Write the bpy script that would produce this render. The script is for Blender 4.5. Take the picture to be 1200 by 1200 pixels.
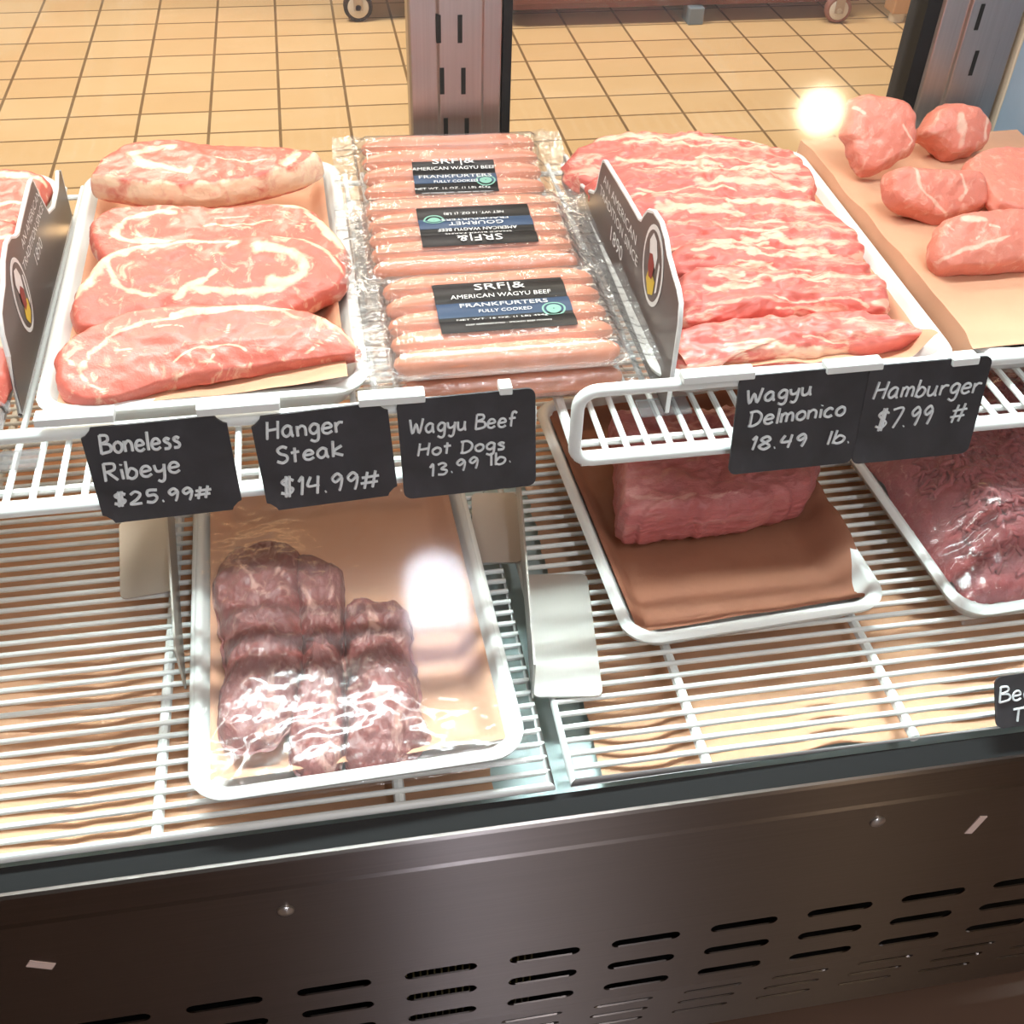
import bpy, math, random
from mathutils import Vector, Matrix, noise
random.seed(7)
for o in list(bpy.data.objects): bpy.data.objects.remove(o)
SC = bpy.context.scene
COL = SC.collection
R = math.radians

# ------------------------------------------------------------------ camera
FPX, PITCH, YAW, ROLL, EYE = 1294.0, 0.738574, 0.197439, 0.0392664, Vector((0, 0, 1.2))
fw = Vector((math.sin(YAW)*math.cos(PITCH), math.cos(YAW)*math.cos(PITCH), -math.sin(PITCH)))
rt0 = Vector((math.cos(YAW), -math.sin(YAW), 0)); up0 = rt0.cross(fw)
rt = rt0*math.cos(ROLL) + up0*math.sin(ROLL); up = up0*math.cos(ROLL) - rt0*math.sin(ROLL)
cd = bpy.data.cameras.new('camera'); cam = bpy.data.objects.new('camera', cd); COL.objects.link(cam)
cd.sensor_width = 36; cd.lens = 36*FPX/1200; cd.clip_start = .02
mw = Matrix((rt, up, -fw)).transposed().to_4x4(); mw.translation = EYE
cam.matrix_world = mw
SC.camera = cam

# ------------------------------------------------------------------ world, lights, exposure
SC.view_settings.view_transform = 'Standard'; SC.view_settings.look = 'None'
SC.view_settings.gamma = 1; SC.view_settings.exposure = -0.18; SC.view_settings.use_curve_mapping = False
w = bpy.data.worlds.new('world'); SC.world = w; w.use_nodes = True
w.node_tree.nodes['Background'].inputs[0].default_value = (.8, .85, 1, 1)
w.node_tree.nodes['Background'].inputs[1].default_value = .12

def area(name, loc, aim, sx, sy, power, col):
    l = bpy.data.lights.new(name, 'AREA'); l.shape = 'RECTANGLE'; l.size = sx; l.size_y = sy
    l.energy = power; l.color = col
    o = bpy.data.objects.new(name, l); COL.objects.link(o); o.location = loc
    o.rotation_euler = (Vector(aim)-Vector(loc)).to_track_quat('-Z', 'Y').to_euler()
    return o
area('case_canopy_and_fill_light', (.2, .80, 1.30), (.2, .70, 0), 2.0, .05, 12, (.94, 1.0, .96))
deck_fill = area('case_canopy_and_fill_light', (.2, .775, 1.31), (.2, .40, .50), 2.0, .04, 6, (.80, 1.0, 1.0)); deck_fill.data.spread = R(42)  # added narrow fill beam brightening the front of the lower deck
area('back_room_ceiling_light', (-.8, 2.9, 2.93), (-.8, 2.9, 0), 1.2, .6, 115, (1, .90, .73))
area('back_room_ceiling_light', (1.6, 3.1, 2.93), (1.6, 3.1, 0), 1.2, .6, 56, (1, .90, .72))
area('shelf_underside_fill', (.15, 1.02, .675), (.15, .80, .50), 1.5, .02, .6, (1, .62, .30))  # added unseen warm strip, fills the deck beneath the shelf
area('shop_side_fill', (.56, -1.4, 2.93), (.56, -1.4, 0), .14, 1.8, 42, (.96, .97, 1))  # added unseen tube to light the cards and streak the panel

# ------------------------------------------------------------------ helpers
def ray(px, py): return rt*((px-600)/FPX) - up*((py-600)/FPX) + fw
def on_plane(px, py, p0, n):
    d = ray(px, py); return EYE + d*((p0-EYE).dot(n)/d.dot(n))
def at_z(px, py, z): return on_plane(px, py, Vector((0, 0, z)), Vector((0, 0, 1)))
def at_y(px, py, y): return on_plane(px, py, Vector((0, y, 0)), Vector((0, 1, 0)))
def at_x(px, py, x): return on_plane(px, py, Vector((x, 0, 0)), Vector((1, 0, 0)))

class M:
    def __init__(s): s.v = []; s.f = []; s.fat = None
    def box(s, x0, x1, y0, y1, z0, z1):
        b = len(s.v)
        s.v += [Vector(p) for p in ((x0,y0,z0),(x1,y0,z0),(x1,y1,z0),(x0,y1,z0),(x0,y0,z1),(x1,y0,z1),(x1,y1,z1),(x0,y1,z1))]
        s.f += [tuple(b+i for i in q) for q in ((0,3,2,1),(4,5,6,7),(0,1,5,4),(1,2,6,5),(2,3,7,6),(3,0,4,7))]
        return s
    def ring_strip(s, rings, closed=True, cap0=False, cap1=False):
        b = len(s.v); n = len(rings[0])
        for r in rings: s.v += [Vector(p) for p in r]
        for k in range(len(rings)-1):
            for i in range(n if closed else n-1):
                j = (i+1) % n
                s.f.append((b+k*n+i, b+k*n+j, b+(k+1)*n+j, b+(k+1)*n+i))
        if cap0: s.f.append(tuple(b+i for i in reversed(range(n))))
        if cap1: s.f.append(tuple(b+(len(rings)-1)*n+i for i in range(n)))
        return s
    def tube(s, pts, r, seg=8, closed=False):
        pts = [Vector(p) for p in pts]; n = len(pts); rings = []
        t0 = (pts[1]-pts[0]).normalized()
        a = Vector((0, 0, 1)) if abs(t0.z) < .9 else Vector((1, 0, 0))
        u = t0.cross(a).normalized()
        for i in range(n):
            if closed: t = (pts[(i+1) % n]-pts[i-1]).normalized()
            else: t = (pts[min(i+1, n-1)]-pts[max(i-1, 0)]).normalized()
            u = (u - t*u.dot(t)).normalized(); v = t.cross(u)
            rr = r[i] if isinstance(r, (list, tuple)) else r
            rings.append([pts[i]+(u*math.cos(2*math.pi*k/seg)+v*math.sin(2*math.pi*k/seg))*rr for k in range(seg)])
        if closed: rings.append(rings[0])
        return s.ring_strip(rings, True, not closed, not closed)
    def grid(s, nx, ny, fn):
        b = len(s.v)
        for j in range(ny+1):
            for i in range(nx+1): s.v.append(Vector(fn(i/nx, j/ny)))
        for j in range(ny):
            for i in range(nx):
                a = b+j*(nx+1)+i; s.f.append((a, a+1, a+nx+2, a+nx+1))
        return s
    def prism(s, poly, fn, t0, t1):          # poly 2D, fn(u,v,t)->3D
        n = len(poly)
        s.ring_strip([[fn(u, v, t0) for u, v in poly], [fn(u, v, t1) for u, v in poly]], True, True, True); return s
    def xf(s, mat):
        s.v = [mat @ p for p in s.v]; return s
    def build(s, name, mat, parent=None, smooth=True, bevel=0, angle=40, origin=None):
        me = bpy.data.meshes.new(name)
        o = bpy.data.objects.new(name, me); COL.objects.link(o)
        if parent is not None:
            q = parent
            org = Vector((0, 0, 0))
            while q is not None: org += Vector(q.location); q = q.parent
        else:
            xs = [p.x for p in s.v]; ys = [p.y for p in s.v]
            org = origin or Vector(((min(xs)+max(xs))/2, (min(ys)+max(ys))/2, min(p.z for p in s.v)))
            o.location = org
        me.from_pydata([tuple(p-org) for p in s.v], [], s.f); me.update()
        if s.fat is not None:
            at = me.attributes.new('fat', 'FLOAT', 'POINT')
            at.data.foreach_set('value', s.fat + [0.0]*(len(s.v)-len(s.fat)))
        if mat: me.materials.append(mat)
        if parent is not None: o.parent = parent
        if bevel:
            m = o.modifiers.new('b', 'BEVEL'); m.width = bevel; m.segments = 2; m.limit_method = 'ANGLE'
        if smooth:
            me.polygons.foreach_set('use_smooth', [True]*len(me.polygons))
            try: me.set_sharp_from_angle(angle=R(angle))
            except Exception: pass
        return o

def root(name, loc):
    o = bpy.data.objects.new(name, None); COL.objects.link(o); o.location = loc; o.empty_display_size = .05
    return o
def tag(o, label, cat, group=None):
    o['label'] = label; o['category'] = cat
    if group: o['group'] = group
    return o
def struct(o): o['kind'] = 'structure'; return o

def smooth_closed(pts, n):
    k = len(pts); out = []
    for i in range(k):
        p0, p1, p2, p3 = pts[i-1], pts[i], pts[(i+1) % k], pts[(i+2) % k]
        for j in range(12):
            t = j/12
            out.append(((2*p1)+(p2-p0)*t+(2*p0-5*p1+4*p2-p3)*t*t+(3*p1-p0-3*p2+p3)*t**3)*.5)
    L = [0]
    for i in range(len(out)): L.append(L[-1]+(out[(i+1) % len(out)]-out[i]).length)
    res = []; j = 0
    for i in range(n):
        d = L[-1]*i/n
        while L[j+1] < d: j += 1
        t = (d-L[j])/max(1e-9, L[j+1]-L[j]); res.append(out[j].lerp(out[(j+1) % len(out)], t))
    return res
def smooth_open(pts, m=6):
    out = []; k = len(pts)
    for i in range(k-1):
        p0, p1, p2, p3 = pts[max(i-1, 0)], pts[i], pts[i+1], pts[min(i+2, k-1)]
        for j in range(m):
            t = j/m
            out.append(((2*p1)+(p2-p0)*t+(2*p0-5*p1+4*p2-p3)*t*t+(3*p1-p0-3*p2+p3)*t**3)*.5)
    return out+[pts[-1]]
def rrect(w, d, r, n=6):
    pts = []
    for cx, cy, a in ((w/2-r, -d/2+r, -90), (w/2-r, d/2-r, 0), (-w/2+r, d/2-r, 90), (-w/2+r, -d/2+r, 180)):
        for i in range(n+1):
            t = R(a+90*i/n); pts.append((cx+r*math.cos(t), cy+r*math.sin(t)))
    return pts
def ss(a, b, x):
    t = max(0, min(1, (x-a)/(b-a))); return t*t*(3-2*t)

# ------------------------------------------------------------------ materials
def srgb(r, g, b):
    f = lambda c: (c/255/12.92) if c/255 <= .04045 else ((c/255+.055)/1.055)**2.4
    return (f(r), f(g), f(b), 1)
class N:
    def __init__(s, name):
        s.m = bpy.data.materials.new(name); s.m.use_nodes = True; s.t = s.m.node_tree
        s.p = s.t.nodes['Principled BSDF']; s.out = s.t.nodes['Material Output']
    def n(s, typ, **kw):
        o = s.t.nodes.new(typ)
        for k, v in kw.items(): setattr(o, k, v)
        return o
    def l(s, a, b): s.t.links.new(a, b)
    def coord(s, scale=(1, 1, 1), loc=(0, 0, 0)):
        tc = s.n('ShaderNodeTexCoord'); mp = s.n('ShaderNodeMapping'); s.l(tc.outputs['Object'], mp.inputs[0])
        mp.inputs['Scale'].default_value = scale; mp.inputs['Location'].default_value = loc
        return mp.outputs[0]
    def noise(s, vec, scale, detail=4, dist=0, rough=.55):
        o = s.n('ShaderNodeTexNoise'); s.l(vec, o.inputs['Vector']); o.inputs['Scale'].default_value = scale
        o.inputs['Detail'].default_value = detail; o.inputs['Distortion'].default_value = dist; o.inputs['Roughness'].default_value = rough
        return o.outputs['Fac']
    def ramp(s, fac, stops):
        r = s.n('ShaderNodeValToRGB'); s.l(fac, r.inputs[0]); e = r.color_ramp.elements
        while len(e) < len(stops): e.new(.5)
        for q, (p, c) in zip(e, stops): q.position = p; q.color = c if len(c) == 4 else (*c, 1)
        return r.outputs[0]
    def mix(s, fac, a, b):
        o = s.n('ShaderNodeMix', data_type='RGBA')
        for k, v in ((0, fac), (6, a), (7, b)):
            if hasattr(v, 'links'): s.l(v, o.inputs[k])
            else: o.inputs[k].default_value = v
        return o.outputs[2]
    def math(s, op, a, b=0.0):
        o = s.n('ShaderNodeMath', operation=op)
        for k, v in ((0, a), (1, b)):
            if hasattr(v, 'links'): s.l(v, o.inputs[k])
            else: o.inputs[k].default_value = v
        return o.outputs[0]
    def bump(s, fac, strength, dist=.002):
        b = s.n('ShaderNodeBump'); b.inputs['Strength'].default_value = strength; b.inputs['Distance'].default_value = dist
        s.l(fac, b.inputs['Height']); s.l(b.outputs[0], s.p.inputs['Normal']); return b.outputs[0]
    def set(s, **kw):
        for k, v in kw.items():
            i = s.p.inputs[k.replace('_', ' ')]
            if hasattr(v, 'links'): s.l(v, i)
            else: i.default_value = v
        return s
def plain(name, col, rough=.5, metal=0, nscale=0, nmix=.12, bump=0, **kw):
    k = N(name); v = k.coord()
    f = k.noise(v, nscale or 30)
    c2 = tuple(x*(1-nmix) for x in col[:3])+(1,)
    k.set(Base_Color=k.mix(f, col, c2), Roughness=rough, Metallic=metal, **kw)
    if bump: k.bump(k.noise(v, (nscale or 30)*4, 3), bump)
    return k.m

def meat_mat(name, lean, lean2, fatc, marble=.5, mscale=60, stretch=(1, 1, 1), rough=.38, lo=.56, hi=.66, bump=.35, fibre=140):
    k = N(name); v = k.coord(stretch)
    f1 = k.noise(v, 22, 5); col = k.mix(f1, lean, lean2)
    mb = k.noise(v, mscale, 6, 1.2, .62)
    mk = k.n('ShaderNodeMapRange'); k.l(mb, mk.inputs[0]); mk.inputs[1].default_value = lo; mk.inputs[2].default_value = hi
    mk.inputs[3].default_value = 0; mk.inputs[4].default_value = marble
    at = k.n('ShaderNodeAttribute', attribute_name='fat')
    rag = k.math('SUBTRACT', k.noise(v, 90, 5, 1), .5)
    fa = k.math('ADD', at.outputs['Fac'], k.math('MULTIPLY', rag, 1.3))
    fm = k.n('ShaderNodeMapRange'); k.l(fa, fm.inputs[0]); fm.inputs[1].default_value = .30; fm.inputs[2].default_value = .85
    tot = k.math('MAXIMUM', mk.outputs[0], fm.outputs[0])
    fn = k.noise(v, 45, 4); fcol = k.mix(fn, fatc, tuple(a*b for a, b in zip(fatc, (.92, .74, .68, 1))))
    k.set(Base_Color=k.mix(tot, col, fcol), Roughness=rough, Subsurface_Weight=.12, Subsurface_Radius=(.012, .004, .003), Subsurface_Scale=.4)
    k.p.inputs['Coat Weight'].default_value = .12; k.p.inputs['Coat Roughness'].default_value = .2
    k.bump(k.math('ADD', k.noise(v, fibre, 5), k.math('MULTIPLY', mb, .8)), bump, .003)
    return k.m

def film_mat(name, haze=.05, refl=1.0, rough=.06, bump=.0, bscale=60, tint=(1, 1, 1, 1)):
    k = N(name); k.t.nodes.remove(k.p)
    tr = k.n('ShaderNodeBsdfTransparent'); tr.inputs[0].default_value = tint
    gl = k.n('ShaderNodeBsdfGlossy'); gl.inputs['Roughness'].default_value = rough
    df = k.n('ShaderNodeBsdfDiffuse'); df.inputs[0].default_value = (.9, .92, .95, 1)
    lw = k.n('ShaderNodeLayerWeight'); lw.inputs[0].default_value = .5
    sch = k.math('ADD', k.math('MULTIPLY', k.math('POWER', lw.outputs['Facing'], 5.0), .96), .04)
    if bump:
        b = k.n('ShaderNodeBump'); b.inputs['Strength'].default_value = bump; b.inputs['Distance'].default_value = .004
        k.l(k.noise(k.coord((1, .45, 1)), bscale, 4, 1.5), b.inputs['Height']); k.l(b.outputs[0], gl.inputs['Normal']); k.l(b.outputs[0], lw.inputs['Normal'])
    m1 = k.n('ShaderNodeMixShader'); m1.inputs[0].default_value = haze; k.l(tr.outputs[0], m1.inputs[1]); k.l(df.outputs[0], m1.inputs[2])
    m2 = k.n('ShaderNodeMixShader'); k.l(k.math('MINIMUM', k.math('MULTIPLY', sch, refl), .95), m2.inputs[0]); k.l(m1.outputs[0], m2.inputs[1]); k.l(gl.outputs[0], m2.inputs[2])
    k.l(m2.outputs[0], k.out.inputs[0]); return k.m
def glow(name, col, strength):
    k = N(name); k.set(Base_Color=col, Emission_Color=col, Emission_Strength=strength); return k.m

WHITE = plain('white_coating', (.86, .89, .88, 1), .35, nmix=.05)
TRAYW = plain('white_melamine', (.86, .88, .86, 1), .25, nmix=.04)
PAPER = plain('peach_butcher_paper', srgb(220, 166, 134), .8, nscale=18, nmix=.16, bump=.15)
LINER = plain('peach_liner_paper', srgb(226, 176, 142), .85, nscale=14, nmix=.2, bump=.1)
BROWNP = plain('brown_butcher_paper', srgb(164, 108, 82), .75, nscale=25, nmix=.3, bump=.2)
STEEL_K = N('brushed_post_steel'); v_ = STEEL_K.coord((400, 400, 6))
STEEL_K.set(Base_Color=STEEL_K.mix(STEEL_K.noise(v_, 1.0, 3), (.50, .46, .45, 1), (.40, .36, .35, 1)), Metallic=1.0, Roughness=.34)
STEEL = STEEL_K.m
PK = N('brushed_panel_steel'); v_ = PK.coord((5, 500, 500))
PK.set(Base_Color=PK.mix(PK.noise(v_, 1, 4), (.235, .20, .19, 1), (.185, .158, .148, 1)), Metallic=1.0, Roughness=.335, Anisotropic=1.0)
tg = PK.n('ShaderNodeTangent', direction_type='RADIAL', axis='X'); PK.l(tg.outputs[0], PK.p.inputs['Tangent'])
PANEL = PK.m
BLACK = plain('black_rubber', (.004, .0042, .005, 1), .7)
DARK = plain('dark_interior', (.01, .009, .008, 1), .8)
CREAM = plain('cream_plastic', srgb(226, 210, 186), .4)
BOARD_K = N('black_chalkboard'); v_ = BOARD_K.coord()
BOARD_K.set(Base_Color=BOARD_K.ramp(BOARD_K.noise(v_, 22, 6, .6), [(.3, srgb(44, 43, 46)), (.62, srgb(62, 61, 66)), (.82, srgb(100, 100, 108))]), Roughness=.55)
BOARD = BOARD_K.m
CHALK = plain('white_chalk_ink', (.92, .97, 1, 1), .8, nscale=400, nmix=.25)
SATIN = plain('satin_divider_steel', (.62, .60, .56, 1), .38, .55, nmix=.08)
ACRYL = film_mat('smoky_acrylic', .10, 1.2, .04, tint=(.72, .70, .70, 1))
GLASS = film_mat('case_glass', .0, .5, .06)
RGLASS = film_mat('rear_glass', .02, .5, .02)
WRAP = film_mat('cling_film', .045, 1.0, .15, .3, 30)
PACKF = film_mat('vacuum_pouch_film', .05, 2.2, .14, .5, 70)
SIGNM = plain('dark_sign_board', srgb(92, 80, 78), .32, nmix=.1)  # board is black; the grey tone has its glare painted in
SIGNW = plain('sign_white_edge', (.85, .85, .85, 1), .4)
FATW = srgb(250, 226, 196)
RIBEYE = meat_mat('ribeye_meat', srgb(226, 128, 110), srgb(210, 102, 90), FATW, .6, 60)
DELM = meat_mat('delmonico_meat', srgb(228, 126, 114), srgb(212, 98, 90), srgb(246, 210, 186), .75, 15, (1, 4.5, 4.5), lo=.50, hi=.62, fibre=40, bump=.25)
FILET = meat_mat('lean_steak_meat', srgb(228, 142, 122), srgb(206, 112, 94), srgb(240, 200, 180), .5, 70, lo=.55, hi=.68, bump=.5)
HANGER = meat_mat('hanger_meat', srgb(160, 88, 82), srgb(98, 46, 44), srgb(222, 182, 170), .7, 46, (1, .6, 1), lo=.53, hi=.66, bump=.8, fibre=120)
ROASTM = meat_mat('roast_meat', srgb(204, 122, 120), srgb(170, 88, 88), srgb(214, 160, 152), .5, 30, (.5, 1, 1.6), lo=.52, hi=.68, bump=.9)
MINCE = meat_mat('ground_beef', srgb(184, 94, 94), srgb(136, 56, 58), srgb(226, 176, 168), .55, 120, lo=.58, hi=.7, bump=.8, fibre=160)
FRANK = plain('frankfurter_skin', srgb(232, 150, 118), .3, nscale=40, nmix=.22)
LBLK = plain('label_black', srgb(26, 25, 27), .35, nmix=.1)
LBLUE = plain('label_blue', srgb(52, 74, 104), .35, nmix=.1)
LWHITE = plain('label_white_ink', (.9, .9, .9, 1), .6)
LGREEN = plain('label_green_ink', srgb(130, 180, 165), .6)
RED = plain('emblem_red', srgb(150, 50, 42), .5); YELLOW = plain('emblem_yellow', srgb(222, 190, 60), .5)

# ------------------------------------------------------------------ the room
k = N('quarry_tile_floor'); v_ = k.coord()
mp = k.n('ShaderNodeMapping'); k.l(v_, mp.inputs[0]); mp.inputs['Location'].default_value = (.083+.179*40, .049+.136*40, 0)
b = k.n('ShaderNodeTexBrick', offset=0.0, squash=1.0); k.l(mp.outputs[0], b.inputs['Vector'])
b.inputs['Scale'].default_value = 1; b.inputs['Brick Width'].default_value = .179; b.inputs['Row Height'].default_value = .136
b.inputs['Mortar Size'].default_value = .0043; b.inputs['Mortar Smooth'].default_value = .2
b.inputs['Color1'].default_value = srgb(224, 195, 154); b.inputs['Color2'].default_value = srgb(214, 183, 140); b.inputs['Mortar'].default_value = srgb(104, 80, 52)
k.set(Base_Color=k.mix(k.math('MULTIPLY', k.noise(v_, 9, 5), .35), b.outputs['Color'], srgb(196, 156, 100)), Roughness=.42)
k.bump(b.outputs['Fac'], -.4, .003)
FLOORM = k.m
WALL = plain('painted_wall', (.55, .50, .43, 1), .7, nscale=3)
CEIL = plain('ceiling_white', (.6, .58, .54, 1), .8, nscale=3)
WOODF = plain('dark_shop_floor', srgb(104, 78, 64), .5, nscale=6, nmix=.3)
m = M(); m.v = [Vector(p) for p in ((-4.5, .9, 0), (4.5, .9, 0), (4.5, 6, 0), (-4.5, 6, 0))]; m.f = [(0, 1, 2, 3)]
fl = struct(m.build('floor', FLOORM, origin=Vector((0, 0, 0))))
m = M(); m.v = [Vector(p) for p in ((-4.5, -2.7, 0), (4.5, -2.7, 0), (4.5, .9, 0), (-4.5, .9, 0))]; m.f = [(0, 1, 2, 3)]
struct(m.build('floor_shop', WOODF))
struct(M().box(-4.5, 4.5, -2.7, 6, 3.0, 3.1).build('ceiling', CEIL, smooth=False))
struct(M().box(-4.5, 4.5, 6, 6.1, 0, 3).build('wall_back', WALL, smooth=False))
struct(M().box(-4.6, -4.5, -2.7, 6, 0, 3).build('wall_left', WALL, smooth=False))
struct(M().box(4.5, 4.6, -2.7, 6, 0, 3).build('wall_right', WALL, smooth=False))
struct(M().box(-4.5, 4.5, -2.8, -2.7, 0, 3).build('wall_front', plain('shop_wall', (.16, .12, .10, 1), .8), smooth=False))
def arch(w_, h_, n_=14):
    return [(-w_/2, 0), (w_/2, 0)]+[(w_/2*math.cos(math.pi*i/n_), h_-w_/2+w_/2*math.sin(math.pi*i/n_)) for i in range(n_+1)]
wf = struct(M().prism(arch(.27, .48), lambda u, v, t: (.275+u, t, .555+v), -2.70, -2.672).build('window_1', CREAM, smooth=False))
M().prism(arch(.22, .27), lambda u, v, t: (.275+u, t, .735+v), -2.673, -2.664).build('window_pane', glow('bright_sky_pane', (.82, .88, 1, 1), 72), wf, smooth=False)
M().box(.165, .385, -2.673, -2.664, .585, .725).build('window_pane', glow('dim_lower_pane', (.74, .76, 1, 1), 18), wf, smooth=False)  # dimmer pane added so the window's reflection fades downward

# pendant lamp on the shop side
pl = tag(root('pendant_lamp', (1.63, -2.0, 2.17)), 'round glowing pendant lamp hanging over the shop side of the meat case', 'lamp')
g = M(); g.ring_strip([[(1.63+.075*math.sin(math.pi*i/12)*math.cos(a*math.pi/10), -2+.075*math.sin(math.pi*i/12)*math.sin(a*math.pi/10), 2.245-.075*math.cos(math.pi*i/12)) for a in range(20)] for i in range(13)])
g.build('globe', glow('lamp_globe', (1, .82, .56, 1), 150), pl)
M().tube([(1.63, -2, 2.32), (1.63, -2, 3.0)], .006).build('cord', BLACK, pl)

# things far behind on the tiled floor
def caster(mx, x, y, parent, r=.045, tyre=None):
    t = M(); prof = []
    for rr, ww in ((.5, .016), (.86, .016), (1, .009), (1, -.009), (.86, -.016), (.5, -.016)):
        prof.append([(x+ww, y+rr*r*math.cos(a*math.pi/12), r+rr*r*math.sin(a*math.pi/12)) for a in range(24)])
    t.ring_strip(prof, True, True, True)
    rot = Matrix.Translation((x, y, 0)) @ Matrix.Rotation(mx, 4, 'Z') @ Matrix.Translation((-x, -y, 0)); t.xf(rot)
    wl = t.build('caster_wheel', tyre or BLACK, parent)
    for sgn in (-1, 1):
        h = M(); h.ring_strip([[(x+sgn*ww, y+rr*r*math.cos(a*math.pi/12), r+rr*r*math.sin(a*math.pi/12)) for a in range(24)] for rr, ww in ((.72, .0165), (.6, .02), (.3, .02), (.2, .024), (.0, .024))])
        h.xf(rot).build('hub', plain('caster_hub', (.7, .66, .6, 1), .4), wl)
    f = M()
    for sgn in (-1, 1): f.box(x+sgn*.022-.002, x+sgn*.022+.002, y-.014, y+.014, r*.8, r*2.4)
    f.box(x-.03, x+.03, y-.03, y+.03, r*2.3, r*2.5)
    f.xf(rot).build('fork', STEEL, wl)
cart = tag(root('rolling_rack', (.33, 3.86, 0)), 'wheeled steel rack whose caster shows on the tiles beside the slotted centre post', 'rack')
for x in (.172, .52):
    for y in (3.60, 4.1): caster(R(90) if y < 4 else R(60), x, y, cart)
f = M()
for x in (.15, .54):
    for y in (3.58, 4.12): f.box(x-.012, x+.012, y-.012, y+.012, .11, 1.5)
f.build('upright', STEEL, cart, False)
for z in (.14, .6, 1.1): M().box(.14, .55, 3.57, 4.13, z, z+.02).build('tier', STEEL, cart, False)
cab = tag(root('rolling_cabinet', (1.18, 3.95, 0)), 'low reddish brown wheeled cabinet standing on the tiles behind the case', 'cabinet')
REDW = plain('reddish_brown_wood', srgb(120, 66, 54), .55, nscale=8, nmix=.3)
M().box(.62, 1.78, 3.50, 4.25, .05, .82).build('body', REDW, cab, False, .004)
M().box(.60, 1.80, 3.48, 4.27, .82, .85).build('top', STEEL, cab, False, .003)
for x0, x1 in ((.64, 1.18), (1.22, 1.76)):
    d = M().box(x0, x1, 3.487, 3.50, .07, .78).build('door', REDW, cab, False, .003)
    M().tube([(x1-.06 if x0 < 1 else x0+.06, 3.475, .45), (x1-.06 if x0 < 1 else x0+.06, 3.475, .6)], .006).build('handle', STEEL, d)
for x, y in ((1.69, 3.46), (1.72, 4.2), (.7, 4.2)): caster(R(80), x, y, cab, .042, plain('grey_caster_tyre', srgb(150, 104, 96), .5))
blu = M().box(1.2, 1.25, 3.47, 3.54, 0, .052); blu.build('leveling_foot', plain('blue_foot', srgb(110, 130, 150), .5), cab, False, .004)
tb = tag(root('prep_table', (2.2, 3.7, 0)), 'prep table with pale wooden legs on the tiles near the end post', 'table')
TANW = plain('pale_tan_wood', srgb(206, 158, 112), .5, nscale=8, nmix=.25)
for x in (1.90, 2.6):
    for y in (3.46, 4.1):
        lg = M().box(x-.035, x+.035, y-.035, y+.035, .03, .86).build('leg', TANW, tb, False, .004)
        M().tube([(x, y, 0), (x, y, .03)], .025, 12).build('foot', CREAM, lg)
M().box(1.84, 2.66, 3.4, 4.16, .86, .9).build('tabletop', STEEL, tb, False, .004)

# ------------------------------------------------------------------ the case
case = tag(root('refrigerated_meat_case', (.2, .75, 0)), 'long stainless steel and glass refrigerated meat display case with a louvred front panel', 'display case')
# front panel with real louvre holes
import bmesh
def slot_loop(cx, cv, w, h):
    pts = []
    for s_, a0 in ((1, -90), (-1, 90)):
        for i in range(7):
            t = R(a0+180*i/6); pts.append((cx+s_*(w/2-h/2)+h/2*math.cos(t), cv+h/2*math.sin(t)))
    return pts
def holed_sheet(mesh, x0, x1, v0, v1, holes, fn):
    bm = bmesh.new(); edges = []
    for loop in [[(x0, v0), (x1, v0), (x1, v1), (x0, v1)]]+holes:
        vs = [bm.verts.new((u, v, 0)) for u, v in loop]
        edges += [bm.edges.new((vs[i], vs[(i+1) % len(vs)])) for i in range(len(vs))]
    bmesh.ops.triangle_fill(bm, use_beauty=True, use_dissolve=False, edges=edges, normal=(0, 0, 1))
    bm.verts.index_update(); b_ = len(mesh.v)
    mesh.v += [Vector(fn(v.co.x, v.co.y)) for v in bm.verts]
    mesh.f += [tuple(b_+v.index for v in f.verts) for f in bm.faces]; bm.free()
X0, X1 = -1.3, .775
pm = M()
prof = [(.4185, .5125), (.4165, .5118), (.4150, .509), (.4115, .484), (.4100, .481), (.410, .352), (.4125, .347)]
pm.ring_strip([[(X0, y, z), (X1, y, z)] for y, z in reversed(prof)], False)
SA, SB = [], []
for kx in range(-9, 8):
    cx = .125+.0863*kx
    if not -.66 < cx < .74: continue
    for z in (.316, .276, .236): SA.append(slot_loop(cx, z, .0595, .0128))
    for z in (.180, .147, .114): SB.append(slot_loop(cx-.004, z, .057, .0088))
holed_sheet(pm, X0, X1, .213, .347, SA, lambda u, v: (u, .4125, v))
pm.ring_strip([[(X0, .416, .207), (X1, .416, .207)], [(X0, .4125, .213), (X1, .4125, .213)]], False)
holed_sheet(pm, X0, X1, .04, .207, SB, lambda u, v: (u, .416+(.207-v)*.16, v))
panel = pm.build('front_panel', PANEL, case, False)
so = panel.modifiers.new('thickness', 'SOLIDIFY'); so.thickness = .0015; so.offset = -1
M().box(-1.3, X1, .55, .56, .02, .47).build('machine_compartment_back', DARK, case, False)
M().box(-1.3, X1, .455, .56, .015, .03).build('slot_backing_floor', DARK, case, False)  # added near-black sheet keeps the lower slots looking shaded
GRN = plain('coil_fins', srgb(96, 88, 50), .5)
fin = M()
for i in range(24): fin.box(-.02+i*.006, -.0185+i*.006, .43, .5, .05, .36)
fin.build('condenser_coil', GRN, case, False)
gk = M(); gk.ring_strip([[(x, y, z) for y, z in ((.4335, .519), (.4185, .5110), (.4185, .49), (.44, .49))] for x in (-1.3, X1)], True, True, True)
gk.build('gasket', BLACK, case, False)
for px, py in ((335, 1066), (1028, 962)):
    p = at_y(px, py, .41); s_ = M()
    s_.ring_strip([[(p.x+rr*math.cos(a*math.pi/8), .41-dy, p.z+rr*math.sin(a*math.pi/8)) for a in range(16)] for rr, dy in ((.0062, 0), (.006, .0015), (.004, .003), (.0001, .0034))])
    s_.build('screw', plain('screw_steel', (.6, .56, .52, 1), .3, .9), case)
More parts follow.
